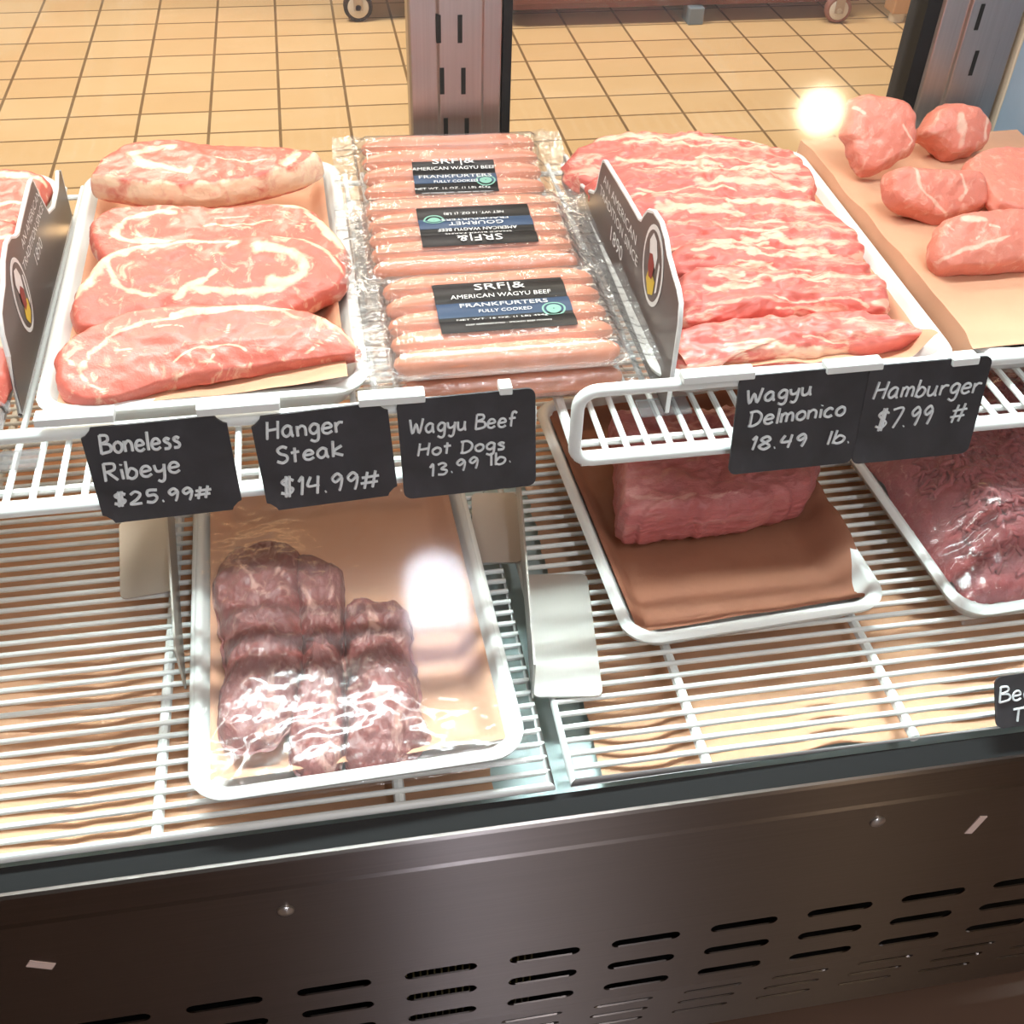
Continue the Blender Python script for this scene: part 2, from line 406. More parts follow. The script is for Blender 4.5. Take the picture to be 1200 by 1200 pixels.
for px, py, a, hw_, hh_ in ((48, 1130, -32, .009, .0042), (1143, 966, -14, .0036, .012)):
    p = at_y(px, py, .41); s_ = M().box(-hw_, hw_, -.0008, 0, -hh_, hh_)
    s_.xf(Matrix.Translation((p.x, .4099, p.z)) @ Matrix.Rotation(R(-a), 4, 'Y'))
    s_.build('adhesive_label_scrap', plain('pale_paper_scrap', srgb(226, 200, 190), .7), case, False)
# deck pan, back wall
M().box(-1.3, X1, .44, 1.12, .470, .492).build('deck_pan', plain('deck_pan_white', srgb(186, 206, 206), .4), case, False)
M().box(-1.3, 1.5, 1.10, 1.125, .47, .62).build('back_rail', STEEL, case, False, .003)
# posts
def post(x0, x1, y, slots):
    xm0, xm1 = x0+.030*(x1-x0)/.095, x1-.022*(x1-x0)/.095
    poly = [(x0, y+.004), (x0+.002, y+.0005), (xm0-.002, y+.0005), (xm0, y-.004), (xm1, y-.004), (xm1+.002, y+.0005), (x1-.002, y+.0005), (x1, y+.004), (x1, y+.03), (x0, y+.03)]
    p = M().prism(poly, lambda u, v, t: (u, v, t), .49, 1.38).build('upright_post', STEEL, case, False, .0008)
    for sx, z in slots:
        M().box(sx-.0022, sx+.0022, y-.0046, y+.002, z-.013, z+.013).build('slot', DARK, p, False)  # near-black block stands in for the shade inside the slot
    return p
sl = []
for (px, py) in ((514, 34), (539, 34), (518, 95), (543, 95), (522.5, 153), (547, 153)):
    q = at_y(px, py, 1.086); sl.append((q.x, q.z))
dz = (sl[0][1]-sl[4][1])/2; sl += [(sl[0][0], sl[0][1]+dz), (sl[1][0], sl[1][1]+dz), (sl[0][0], sl[0][1]+2*dz), (sl[1][0], sl[1][1]+2*dz)]
post(.0985, .191, 1.09, sl)
sl = []
for (px, py) in ((1148, 20), (1141, 74)):
    q = at_y(px, py, 1.086); sl.append((q.x, q.z))
post(.648, .742, 1.09, sl)
M().box(.191, .200, 1.092, 1.13, .62, 1.38).build('door_gasket', BLACK, case, False)
M().box(.632, .650, 1.094, 1.13, .62, 1.38).build('door_gasket', BLACK, case, False)
M().box(.200, .632, 1.110, 1.116, .62, 1.38).build('rear_sliding_glass', RGLASS, case, False)
M().box(-1.3, .098, 1.110, 1.116, .62, 1.38).build('rear_sliding_glass', RGLASS, case, False)
M().box(.746, .775, 1.085, 1.14, .49, 1.38).build('end_frame', CREAM, case, False, .003)
M().box(.747, .766, .46, 1.085, .49, 1.30).build('end_window', plain('pale_blue_end_glass', srgb(176, 200, 222), .25), case, False)
# front glass, leaning back
t25 = math.tan(R(25))
gm = M(); gp = [(.4155, .508), (.4155+.83*t25, .508+.83)]
gm.v = [Vector(p) for p in ((-1.3, *gp[0]), (.745, *gp[0]), (.745, *gp[1]), (-1.3, *gp[1]))]; gm.f = [(0, 1, 2, 3)]
gm.build('front_glass', GLASS, case, False)
M().box(-1.3, X1, .79, 1.13, 1.38, 1.44).build('canopy', STEEL, case, False, .004)

# paper liners on the deck
def liner(x0, x1, y0, y1, seed, label):
    def f(a, b):
        x, y = x0+(x1-x0)*a, y0+(y1-y0)*b
        e = .004*noise.noise(Vector((0, y*60, seed)))
        z = .501+.0085*noise.noise(Vector((x*16, y*3, seed)))+.003*noise.noise(Vector((x*38, y*9, seed+4)))
        return (x+e, y, z)
    o = M().grid(150, 60, f).build('paper_liner', LINER)
    tag(o, label, 'paper')
liner(-.62, .085, .452, 1.08, 1, 'peach paper liner under the wire rack below the hanger steak tray')
liner(.168, .738, .452, 1.08, 5, 'peach paper liner under the wire rack below the roast and ground beef trays')

# lower racks
def rack(x0, x1, bars, label):
    r_ = tag(root('wire_rack', ((x0+x1)/2, .75, .52)), label, 'rack', None)
    wm = M(); y = .448; zt = .5265
    while y < 1.08:
        wm.tube([(x0+.003, y, zt), (x1-.003, y, zt)], .0022, 8); y += .01205
    wm.build('wire_grid', WHITE, r_)
    fm = M().tube([(x0+.004, .4365, .525), (x1-.004, .4365, .525), (x1-.004, 1.085, .525), (x0+.004, 1.085, .525)], .0038, 10, True)
    fm.build('rim_frame', WHITE, r_)
    for bx_ in bars:
        M().tube([(bx_, .438, .5225), (bx_, 1.083, .5225)], .0042, 8).build('cross_bar', WHITE, r_)
rack(-.60, .128, (-.48, -.315, -.150, .016), 'white coated wire rack on the lower deck carrying the hanger steak tray')
rack(.136, .738, (.241, .404, .567), 'white coated wire rack on the lower deck carrying the roast tray and ground beef')

# upper shelves
def shelf(x0, x1, w0, pitch, label):
    r_ = tag(root('wire_shelf', ((x0+x1)/2, .8, .69)), label, 'shelf')
    wm = M(); x = w0
    while x < x1-.008:
        if x > x0+.008: wm.tube([(x, .603, .6885), (x, 1.08, .6885)], .0025, 8)
        x += pitch
    wm.build('shelf_wires', WHITE, r_)
    cm = M()
    for y in (.6235, .75, .9, 1.07): cm.tube([(x0+.01, y, .6835), (x1-.01, y, .6835)], .0028, 8)
    cm.build('cross_wires', WHITE, r_)
    pts = [(x0+(x1-x0)/2+u, .600, .7185+v) for u, v in rrect(x1-x0, .062, .014)]
    M().tube(pts, .0048, 12, True).build('front_fence', WHITE, r_)
    M().tube([(x0+.006, .602, .6875), (x1-.006, .602, .6875)], .0058, 10).build('front_rim', WHITE, r_)
    for x in (x0+.004, x1-.004): M().tube([(x, .602, .6885), (x, 1.08, .6885)], .004, 8).build('side_rim', WHITE, r_)
shelf(-.75, .130, -.230-.0172*30, .0172, 'white wire shelf with raised front fence under the ribeye tray')
shelf(.164, .739, .1905, .01635, 'white wire shelf with raised front fence under the thick marbled steaks')

# ------------------------------------------------------------------ trays and papers
def tray(name, cx, cy, w_, d_, z, rot, label, h=.026, group=None):
    t = M(); rings = []
    for ins, zz, rr in ((.014, 0, .02), (.004, .017, .024), (.0, .0195, .026), (-.0012, h-.003, .027), (.0015, h, .026), (.0065, h, .024), (.0085, h-.003, .022), (.0165, .0075, .018), (.024, .004, .014)):
        rings.append([(u, v, zz) for u, v in rrect(w_-2*ins, d_-2*ins, rr)])
    t.ring_strip(rings, True, True, True)
    t.xf(Matrix.Translation((cx, cy, z)) @ Matrix.Rotation(R(rot), 4, 'Z'))
    o = t.build(name, TRAYW, angle=60)
    return tag(o, label, 'tray', group)
def sheet(name, cx, cy, w_, d_, rot, hf, mat, label, nx=70, ny=70, edge=None):
    def f(a, b):
        u, v = (a-.5)*w_, (b-.5)*d_
        if edge: u, v = edge(u, v, a, b)
        return (u, v, hf(u, v, a, b))
    s_ = M().grid(nx, ny, f).xf(Matrix.Translation((cx, cy, 0)) @ Matrix.Rotation(R(rot), 4, 'Z'))
    o = s_.build(name, mat)
    if label: tag(o, label, 'paper')
    return o

tray('display_tray', -.097, .862, .237, .386, .6915, .5, 'white tray holding four overlapping boneless ribeye steaks')
tray('display_tray', .366, .842, .246, .386, .6915, -1.5, 'white tray holding the row of thick marbled steaks beside the dark sign')
tray('display_tray', .620, .842, .236, .386, .6915, 0, 'white tray covered by a wide peach paper with lean steaks near the end post')
tray('display_tray', -.362, .862, .237, .386, .6915, 0, 'white tray at the case end beyond the grey sign, partly out of view')
tray('display_tray', -.012, .612, .232, .335, .5295, 1.5, 'white tray of hanger steak wrapped in cling film on the lower rack')
tray('display_tray', .306, .698, .222, .318, .5295, 3, 'white tray holding the single large beef roast on the lower rack')
tray('display_tray', .602, .690, .268, .320, .5295, 3, 'white tray heaped with ground beef on the lower rack')

def ribpaper(u, v, a, b):
    z = .699+.0012*noise.noise(Vector((u*40, v*40, 3)))
    fr = ss(.15, .05, b); z += fr*(.0165+.010*a*a+.004*noise.noise(Vector((u*18, b*6, 2))))
    e = max(ss(.08, 0, a), ss(.92, 1, a), ss(.93, 1, b))
    return max(z, z*.0+.699+.017*e)
sheet('butcher_paper', -.097, .858, .207, .372, .5, ribpaper, PAPER, 'peach butcher paper lining the tray of ribeye steaks')
def delpaper(u, v, a, b):
    z = .699+.001*noise.noise(Vector((u*40, v*40, 8)))
    fr = ss(.10, 0, b); z += fr*(.012+.012*noise.noise(Vector((u*22, 0, 6))))
    e = max(ss(.08, 0, a), ss(.92, 1, a)); return z+.016*e
sheet('butcher_paper', .366, .842, .212, .352, -1.5, delpaper, PAPER, 'peach butcher paper lining the tray of thick marbled steaks')
FA = .09                                   # share of the sheet folded down over the tray's near-side rim
def rightpaper(u, v, a, b):
    z = .7235+.0025*noise.noise(Vector((u*14, v*14, 12)))+.0035*noise.noise(Vector((u*5, v*7, 15)))
    z += .006*ss(.22, FA, a)*(.2+noise.noise(Vector((0, v*18, 3))))
    if a < FA: z -= .027*((FA-a)/FA)
    return z-.0055*ss(.05, 0, b)
def rp_edge(u, v, a, b):
    w_ = .243; k_ = .004*noise.noise(Vector((1, v*20, 9)))
    if a < FA: return -.5*w_+k_-.003*((FA-a)/FA), v
    return -.5*w_+k_*(1-a)+w_*(a-FA)/(1-FA), v+.006*noise.noise(Vector((u*9, 2, b)))*b
sheet('butcher_paper', .619, .8465, .243, .379, 0, rightpaper, PAPER, 'wide wrinkled peach paper under the lean steaks near the end post', 100, 110, rp_edge)
def lowpaper(u, v, a, b):
    z = .5375+.0016*noise.noise(Vector((u*25, v*30, 21)))
    e = max(ss(.10, 0, a), ss(.90, 1, a), ss(.07, 0, b), ss(.93, 1, b)); return z+.016*e
sheet('butcher_paper', -.012, .612, .205, .306, 1.5, lowpaper, PAPER, 'peach paper beneath the film wrapped hanger steak')
def roastpaper(u, v, a, b):
    z = .5375+.0016*noise.noise(Vector((u*25, v*30, 31)))
    e = max(ss(.08, 0, a), ss(.06, 0, b), ss(.94, 1, b)); z += .013*e
    z += .024*ss(.82, 1.0, a)*ss(.0, .25, b)+.004*ss(.8, 1, a)*noise.noise(Vector((0, v*40, 4)))
    return z
sheet('butcher_paper', .311, .698, .209, .290, 3, roastpaper, BROWNP, 'brown paper in the roast tray with one edge standing up')

# ------------------------------------------------------------------ meat slabs
def slab(name, poly, anchor, tilt, thick, mat, strokes=(), dome=.004, nz=.0022, edge=.006, side_fat=0.0, roll=0, nscale=38, zoom=None, parent=None, seed=0, NR=30, NP=190, rough_edge=.0015):
    fx = (lambda p: (zoom[0]+p[0]/zoom[2], zoom[1]+p[1]/zoom[2])) if zoom else (lambda p: p)
    poly = [fx(p) for p in poly]; a = fx(anchor[:2])
    p0 = at_z(a[0], a[1], anchor[2])
    n = Vector((math.sin(R(roll))*math.cos(R(tilt)), -math.sin(R(tilt)), math.cos(R(tilt))*math.cos(R(roll)))).normalized()
    U = Vector((1, 0, 0)); U = (U-n*U.dot(n)).normalized(); V = n.cross(U)
    loc = lambda q: (lambda d: Vector((d.dot(U), d.dot(V))))(on_plane(q[0], q[1], p0, n)-p0)
    P2 = smooth_closed([loc(q) for q in poly], NP)
    c = Vector((0, 0))
    for q in P2: c += q
    c /= len(P2)
    P2 = [q+(q-c).normalized()*(rough_edge*noise.noise(Vector((q.x*120, q.y*120, seed)))) for q in P2]
    st = []
    mpp = (loc((a[0]+1, a[1]))-loc(a)).length
    for pts, wd in strokes:
        pts = [loc(fx(q)) for q in pts]; st.append((smooth_open(pts, 4), wd/(zoom[2] if zoom else 1)*mpp*.5))
    rings = []; fat = []
    def W(q, h): return p0+U*q.x+V*q.y+n*h
    def nzf(q): return nz*noise.noise(Vector((q.x*nscale, q.y*nscale, seed)))+nz*.5*noise.noise(Vector((q.x*nscale*3, q.y*nscale*3, seed+9)))
    for k_ in range(NR+1):
        t = max(.001, (k_/NR)**.85)
        ring = []
        for q in P2:
            s_ = c+(q-c)*t
            d = (q-s_).length
            e = min(1, d/edge) if edge > 0 else 1
            h = dome*(1-t*t)+nzf(s_)-edge*(1-math.sqrt(max(0, 1-(1-e)**2)))
            ring.append(W(s_, h))
            fv = 0
            sw = s_+Vector((noise.noise(Vector((s_.x*60, s_.y*60, seed+31))), noise.noise(Vector((s_.x*60, s_.y*60, seed+57)))))*.0042 if st else s_
            for pts, wd in st:
                dm = 9
                for i_ in range(len(pts)-1):
                    e_ = pts[i_+1]-pts[i_]; w_ = sw-pts[i_]; t_ = max(0, min(1, w_.dot(e_)/max(1e-12, e_.length_squared)))
                    dm = min(dm, (w_-e_*t_).length)
                dm *= 1+.75*noise.noise(Vector((s_.x*90, s_.y*90, seed+4)))
                fv = max(fv, .92*ss(wd*2.0, wd*.25, dm))
            fat.append(fv)
        rings.append(ring)
    for i in range(1, 6):
        f_ = i/5; ring = []
        for q in P2:
            h0 = nzf(q)-edge; hh = h0+(-thick+edge-h0)*f_
            bl = .0022*math.sin(f_*math.pi)+.0018*noise.noise(Vector((q.x*90, q.y*90, seed+f_*3)))
            s_ = q+(q-c).normalized()*bl
            ring.append(W(s_, hh)); fat.append(side_fat*(.75+.5*noise.noise(Vector((q.x*30, q.y*30, 5)))))
        rings.append(ring)
    rings.append([W(c+(q-c)*.9, -thick) for q in P2]); fat += [0]*NP
    rings.append([W(c+(q-c)*.01, -thick) for q in P2]); fat += [0]*NP
    m_ = M(); m_.ring_strip(rings); m_.f = [tuple(reversed(q)) for q in m_.f]; 
    m_.f = [tuple(reversed(q)) for q in m_.f]
    m_.fat = fat
    return m_.build(name, mat, parent, angle=80)

Z1 = (40, 150, 3.0)
RG = 'boneless ribeye steaks in the white tray'
o = slab('ribeye_steak', [(195,160),(240,95),(330,55),(450,38),(620,50),(850,65),(990,80),(985,110),(860,150),(660,190),(480,200),(330,185),(230,170)], (480,200,.752), 7, .029, RIBEYE,
  [([(480,75),(420,80),(350,105),(400,140),(540,155)],30), ([(200,165),(330,186),(480,202),(660,192),(860,152),(985,108),(990,82)],26), ([(930,95),(880,128)],26), ([(640,120),(760,128),(840,120)],5)], side_fat=1.1, zoom=Z1, seed=1)
tag(o, 'ribeye steak at the back of its tray with a thick pale fat edge facing forward', 'steak', RG)
o = slab('ribeye_steak', [(190,330),(270,280),(450,265),(650,270),(850,258),(960,275),(1040,340),(1100,420),(1085,490),(900,500),(600,500),(300,480),(220,430)], (450,430,.738), 18, .026, RIBEYE,
  [([(500,300),(400,312),(310,342),(290,382),(370,402),(480,402)],22), ([(600,362),(720,352),(830,332)],9), ([(960,300),(1030,360),(1085,420)],26), ([(990,330),(930,350)],9), ([(850,262),(960,282)],22), ([(640,330),(760,320)],6)], side_fat=.35, zoom=Z1, seed=2)
tag(o, 'ribeye steak second from the back of its tray, mostly covered by the one ahead', 'steak', RG)
o = slab('ribeye_steak', [(125,610),(180,510),(250,440),(400,400),(600,380),(800,370),(950,385),(1050,430),(1092,490),(1085,545),(1000,590),(880,650),(700,690),(500,690),(350,690),(240,700),(150,700),(130,660)], (350,690,.722), 24, .026, RIBEYE,
  [([(140,590),(200,520),(270,450),(350,420),(450,405)],36), ([(255,455),(285,540),(350,580),(430,590)],20), ([(450,405),(600,402),(700,408),(690,432)],16), ([(790,420),(880,440),(950,475),(920,530),(830,560)],42), ([(500,605),(560,562),(640,512)],18), ([(560,575),(680,585),(860,572)],28), ([(850,374),(980,398),(1060,455),(1090,505)],12), ([(380,450),(400,480)],5), ([(620,440),(640,480)],5)], side_fat=.5, zoom=Z1, seed=3)
tag(o, 'ribeye steak third from the back with a broad white fat ring and bright red corner', 'steak', RG)
o = slab('ribeye_steak', [(68,830),(100,750),(220,682),(330,642),(480,618),(700,612),(880,625),(1000,650),(1070,690),(1130,752),(1132,792),(1040,805),(870,832),(650,862),(500,888),(400,912),(260,955),(150,952),(85,905)], (260,955,.7235), 26, .018, RIBEYE,
  [([(175,850),(195,800),(240,760),(340,702),(480,672),(600,652),(800,642),(900,632)],15), ([(480,660),(640,638),(860,628)],26), ([(500,832),(560,792),(650,767),(730,777),(750,792)],9), ([(160,830),(180,885),(240,940)],12), ([(1030,670),(1090,710),(1150,760)],34), ([(1070,730),(1000,770),(970,795)],9), ([(280,780),(340,787),(310,812)],10), ([(680,700),(684,722)],9), ([(100,800),(140,830)],8), ([(430,705),(520,700)],6), ([(620,800),(600,840)],6)], zoom=Z1, seed=4)
tag(o, 'frontmost ribeye steak in its tray lying on folded peach paper', 'steak', RG)

Z2 = (640, 140, 2.5)
DG = 'thick marbled steaks in the white tray'
DP = [
 ([(60,120),(100,72),(200,37),(400,28),(560,48),(640,66),(730,90),(760,140),(600,190),(300,190),(120,190),(68,150)], (300,150,.735), 20, 'back steak of the marbled row, nearest the tiled floor'),
 ([(125,190),(170,148),(300,135),(560,132),(700,106),(770,128),(800,180),(785,220),(730,262),(560,270),(300,270),(205,245)], (300,235,.737), 24, 'second marbled steak from the back, its pale end curled near the wide paper'),
 ([(225,262),(262,225),(330,212),(550,222),(740,228),(815,245),(875,285),(880,330),(720,345),(480,340),(300,335),(245,305)], (300,310,.737), 26, 'third marbled steak from the back of its row'),
 ([(300,335),(350,292),(480,286),(700,296),(880,296),(930,355),(935,410),(880,430),(720,420),(500,395),(350,390),(318,370)], (340,345,.736), 28, 'marbled steak in the middle of its row, beside the sign lettering'),
 ([(358,400),(410,358),(520,342),(720,376),(930,408),(950,455),(900,490),(640,485),(420,460),(365,440)], (360,425,.733), 30, 'marbled steak third from the front of its row, beside the sign emblem'),
 ([(375,500),(420,438),(550,418),(800,442),(980,450),(1010,500),(1000,555),(900,570),(700,580),(550,590),(400,598),(378,560)], (400,590,.724), 26, 'marbled steak second from the front with a deep lean front face'),
 ([(375,620),(500,588),(650,568),(820,553),(1000,568),(1118,620),(1050,645),(800,682),(640,695),(530,700),(500,722),(400,735),(376,690)], (400,735,.714), 24, 'front steak of the marbled row lying on peach paper')]
for i, (pg, an, tl, lb) in enumerate(DP):
    rr = random.Random(i); st = []
    ys = [p[1] for p in pg]; xs = [p[0] for p in pg]
    for j in range(7):
        y = min(ys)+(max(ys)-min(ys))*(.12+.8*rr.random()); x = min(xs)+(max(xs)-min(xs))*(.08+.5*rr.random()); L = 90+rr.random()*240
        st.append(([(x, y), (x+L*.33, y+rr.uniform(-10, 8)), (x+L*.66, y+rr.uniform(-8, 12)), (x+L, y+rr.uniform(-6, 18))], rr.choice((7, 9, 14, 20))))
    o = slab('delmonico_steak', pg, an, tl, .026, DELM, st, dome=.006, nz=.0038, edge=.009, side_fat=.25, zoom=Z2, seed=20+i, nscale=55, rough_edge=.004)
    tag(o, lb, 'steak', DG)

Z3 = (920, 90, 3.636)
for pg, an, tl, th, st, lb, rl, dm in (
 ([(602,225),(650,155),(700,115),(770,108),(840,135),(885,190),(880,260),(840,300),(780,325),(720,335),(680,300),(640,262),(610,250)], (720,335,.735), 52, .03, [([(730,180),(740,240),(740,300)],30),([(860,180),(850,260)],16)], 'rounded lean steak chunk in front of the end post with a silvery side', 6, .012),
 ([(300,90),(360,74),(430,80),(520,100),(565,150),(562,210),(572,245),(550,300),(480,350),(380,405),(320,390),(292,330),(280,270),(255,240),(275,190),(278,140)], (380,405,.737), 50, .02, [([(500,220),(540,260),(520,290)],14),([(300,130),(330,160)],12)], 'heart shaped lean steak leaning upright at the back of the wide paper', -4, .008),
 ([(780,360),(830,312),(920,290),(1018,290),(1200,300),(1300,420),(1200,560),(1018,562),(900,520),(850,450),(800,400)], (1018,562,.745), 14, .02, [], 'flat brownish lean steak lying by the end window', 0, .006),
 ([(460,400),(500,380),(560,383),(700,388),(840,398),(870,470),(862,540),(720,590),(680,602),(600,580),(480,530),(455,470)], (600,580,.738), 44, .026, [([(540,400),(560,470),(620,540),(690,590)],14),([(740,420),(760,490),(730,540)],16)], 'lean steak with one diagonal fat seam in the middle of the wide paper', 0, .012),
 ([(690,612),(760,577),(900,556),(1018,556),(1180,580),(1280,700),(1200,800),(1018,790),(900,802),(780,806),(685,805),(650,720)], (780,806,.738), 34, .026, [([(680,775),(760,745),(850,715),(940,690)],16),([(770,605),(840,610)],26),([(860,640),(900,650)],9),([(800,690),(820,680)],9),([(700,620),(720,650)],7)], 'broad lean steak with a long pale fat line nearest the shelf front', 0, .008)):
    o = slab('lean_steak', pg, an, tl, th, FILET, st, dome=dm*.6, nz=.0018, edge=.006, zoom=Z3, seed=an[0], roll=rl, side_fat=.1)
    tag(o, lb, 'steak', 'lean steaks on the wide peach paper')

# partly seen steaks in the end tray beyond the grey sign
o = slab('marbled_steak', [(-90,250),(-60,200),(0,196),(40,200),(52,212),(22,258),(-20,290),(-80,290)], (0,270,.735), 10, .026, RIBEYE, [([(-60,215),(0,204),(50,212)],10),([(-40,250),(20,240)],8)], seed=41)
tag(o, 'steak at the back of the tray beyond the grey sign', 'steak', 'steaks in the end tray')
o = slab('marbled_steak', [(-110,360),(-80,280),(-20,255),(20,262),(16,300),(0,350),(-10,385),(-80,390)], (0,350,.730), 16, .026, RIBEYE, [([(-60,290),(10,280)],10),([(-40,330),(5,320)],10)], seed=42)
tag(o, 'steak in the middle of the tray beyond the grey sign', 'steak', 'steaks in the end tray')
o = slab('marbled_steak', [(-120,470),(-90,390),(-20,370),(5,385),(14,420),(4,450),(-20,470)], (-20,470,.715), 22, .02, RIBEYE, [([(-60,400),(6,400)],14)], seed=43)
tag(o, 'steak at the front of the tray beyond the grey sign', 'steak', 'steaks in the end tray')
pk = M().grid(24, 20, lambda a, b: (-.325+.088*a, .628+.075*b, .705+.048*(math.sin(math.pi*a)*math.sin(math.pi*b))**.6+.010*noise.noise(Vector((a*5, b*5, 3)))))
tag(pk.build('clear_bag', film_mat('clear_bag_film', .30, 3, .15, .5, 60)), 'crumpled clear plastic bag at the front of the end tray beside the grey sign', 'bag')

# hanger steak, roast, ground beef
Z4 = (200, 560, 2.727)
for pg, an, dm, lb in (
 ([(140,300),(210,215),(340,190),(405,230),(420,400),(425,600),(385,760),(300,845),(170,835),(148,720),(175,600),(150,450)], (300,845,.560), .013, 'broad hanger steak piece along the tray side under film'),
 ([(400,240),(500,252),(548,300),(548,540),(556,760),(540,900),(490,942),(420,932),(375,850),(410,620),(405,400)], (490,942,.556), .011, 'narrow hanger steak piece in the middle of the film wrapped tray'),
 ([(560,395),(640,378),(740,395),(770,480),(760,540),(790,640),(795,740),(825,800),(790,860),(690,910),(600,930),(560,895),(562,760),(556,560)], (600,935,.556), .012, 'bright hanger steak piece next to the bare paper under film')):
    o = slab('hanger_steak', pg, an, 1, .018, HANGER, (), dome=dm, nz=.0040, edge=.010, zoom=Z4, seed=an[0], nscale=95, rough_edge=.003)
    tag(o, lb, 'meat', 'hanger steak pieces under cling film')
Z5 = (640, 470, 3.0)
o = slab('beef_roast', [(255,30),(500,10),(800,10),(965,60),(965,200),(930,285),(860,310),(700,350),(480,370),(290,385),(262,300),(262,150)], (480,370,.592), 6, .050, ROASTM, [([(300,330),(420,350),(520,340)],12), ([(520,335),(680,335)],8)], dome=.004, nz=.0055, edge=.009, zoom=Z5, seed=77, nscale=48, rough_edge=.004, side_fat=.15)
tag(o, 'single block shaped beef roast on brown paper beneath the shelf', 'meat')

def mound(u, v, w_, d_):
    e = min(1, (w_/2-abs(u))/.045, (d_/2-abs(v))/.05); e = max(0, e)
    return .012+.045*math.sqrt(e)*(1-.25*(1-e))
gb = M(); TW, TD = .236, .288
def gbf(a, b):
    u, v = (a-.5)*TW, (b-.5)*TD
    q = Vector((u*55, v*55, 1))
    return (u, v, mound(u, v, TW, TD)+.005*noise.noise(q)+.0035*noise.noise(q*2.6)+.008*noise.noise(q*.3))
gb.grid(110, 130, gbf)
rg = random.Random(3)
for i in range(820):
    u, v = rg.uniform(-.105, .105), rg.uniform(-.135, .135); a = rg.uniform(-.9, 1.2); pts = []; L = rg.uniform(.010, .026)
    for j in range(6):
        uu = max(-.112, min(.112, u+math.cos(a)*L*j/5)); vv = max(-.138, min(.138, v+math.sin(a)*L*j/5)); a += rg.uniform(-.5, .5)
        pts.append(Vector((uu, vv, gbf(uu/TW+.5, vv/TD+.5)[2]+.0006)))
    r0 = rg.uniform(.0018, .0032); gb.tube(pts, [r0*.5, r0, r0, r0, r0, r0*.5], 6)
gb.xf(Matrix.Translation((.602, .690, .531)) @ Matrix.Rotation(R(3), 4, 'Z'))
gbo = gb.build('ground_beef', MINCE, angle=80); gbo['kind'] = 'stuff'; tag(gbo, 'mound of dark red ground beef under cling film on the lower rack', 'meat')

# cling film stretched taut over the two lower trays and what lies in them
from mathutils.bvhtree import BVHTree
def film(cx, cy, w_, d_, rot, zr, things, label, seed, amp=.0011):
    MX = Matrix.Translation((cx, cy, 0)) @ Matrix.Rotation(R(rot), 4, 'Z')
    trees = []
    for o in things:
        trees.append(BVHTree.FromPolygons([v.co+o.location for v in o.data.vertices], [tuple(p.vertices) for p in o.data.polygons]))
    gx, gy = 60, 80
    base = [[zr]*(gx+1) for _ in range(gy+1)]
    for j in range(gy+1):
        for i in range(gx+1):
            p = MX @ Vector(((i/gx-.5)*w_, (j/gy-.5)*d_, .9))
            for t in trees:
                h = t.ray_cast(p, Vector((0, 0, -1)))[0]
                if h: base[j][i] = max(base[j][i], h.z+.002)
    H = [r[:] for r in base]
    for it in range(70):
        for j in range(1, gy):
            for i in range(1, gx):
                H[j][i] = max(base[j][i], .25*(H[j-1][i]+H[j+1][i]+H[j][i-1]+H[j][i+1]))
    def f(a, b):
        u, v = (a-.5)*w_, (b-.5)*d_
        e = max(ss(.035, 0, a), ss(.965, 1, a), ss(.03, 0, b), ss(.97, 1, b))
        x, y = min(a*gx, gx-1e-6), min(b*gy, gy-1e-6); i, j = int(x), int(y); fx_, fy_ = x-i, y-j
        z = (H[j][i]*(1-fx_)+H[j][i+1]*fx_)*(1-fy_)+(H[j+1][i]*(1-fx_)+H[j+1][i+1]*fx_)*fy_
        dirn = Vector((u*34+v*10, v*70-u*10, seed))
        z += amp*(abs(noise.noise(dirn))+.6*abs(noise.noise(dirn*2.7)))
        rad = Vector((u, v)); 
        cr = ss(.10, .17, rad.length); an = math.atan2(v, u)
        z += .0022*cr*max(0, noise.noise(Vector((math.cos(an)*14, math.sin(an)*14, seed+3))))
        return (u, v, z-.012*e)
    o = M().grid(130, 150, f).xf(MX).build('cling_film', WRAP)
    tag(o, label, 'plastic wrap')
hang = [o for o in bpy.data.objects if o.name.startswith('hanger_steak')]
film(-.012, .612, .238, .341, 1.5, .5575, hang, 'clear cling film stretched over the hanger steak tray', 2)
film(.602, .690, .270, .326, 3, .5575, [gbo], 'clear cling film stretched over the ground beef tray', 9, .0024)

# ------------------------------------------------------------------ frankfurter packs
PW, PD, NF = .226, .130, 5
FR = .0118
def env(u, v, top=1):
    if abs(u) > .090 or abs(v) > .060: e = 0
    else: e = ss(.090, .080, abs(u))
    k_ = (v+.0588)/(2*FR); i = min(NF-1, max(0, int(k_))); c_ = -.0588+FR+2*FR*i+0
    dv = max(-1, min(1, (v-(-.0588+FR*1+2*FR*i*1))/FR)) if abs(v) < .0588 else 1
    h = FR*math.sqrt(max(0, 1-dv*dv*.32))
    if abs(v) > .0470: h = FR*math.sqrt(max(0, 1-max(0, min(1, (abs(v)-.0470)/FR))**2))
    return h*e
def text_mesh(s_, size):
    c_ = bpy.data.curves.new('t', 'FONT'); c_.body = s_; c_.size = size; c_.align_x = 'CENTER'; c_.resolution_u = 2
    o_ = bpy.data.objects.new('t', c_); COL.objects.link(o_)
    d_ = bpy.context.evaluated_depsgraph_get(); d_.update()
    me = bpy.data.meshes.new_from_object(o_.evaluated_get(d_))
    vs = [v_.co.copy() for v_ in me.vertices]; fs = [tuple(p.vertices) for p in me.polygons]
    bpy.data.objects.remove(o_); bpy.data.curves.remove(c_); bpy.data.meshes.remove(me)
    return vs, fs
LW, LH = .104, .066
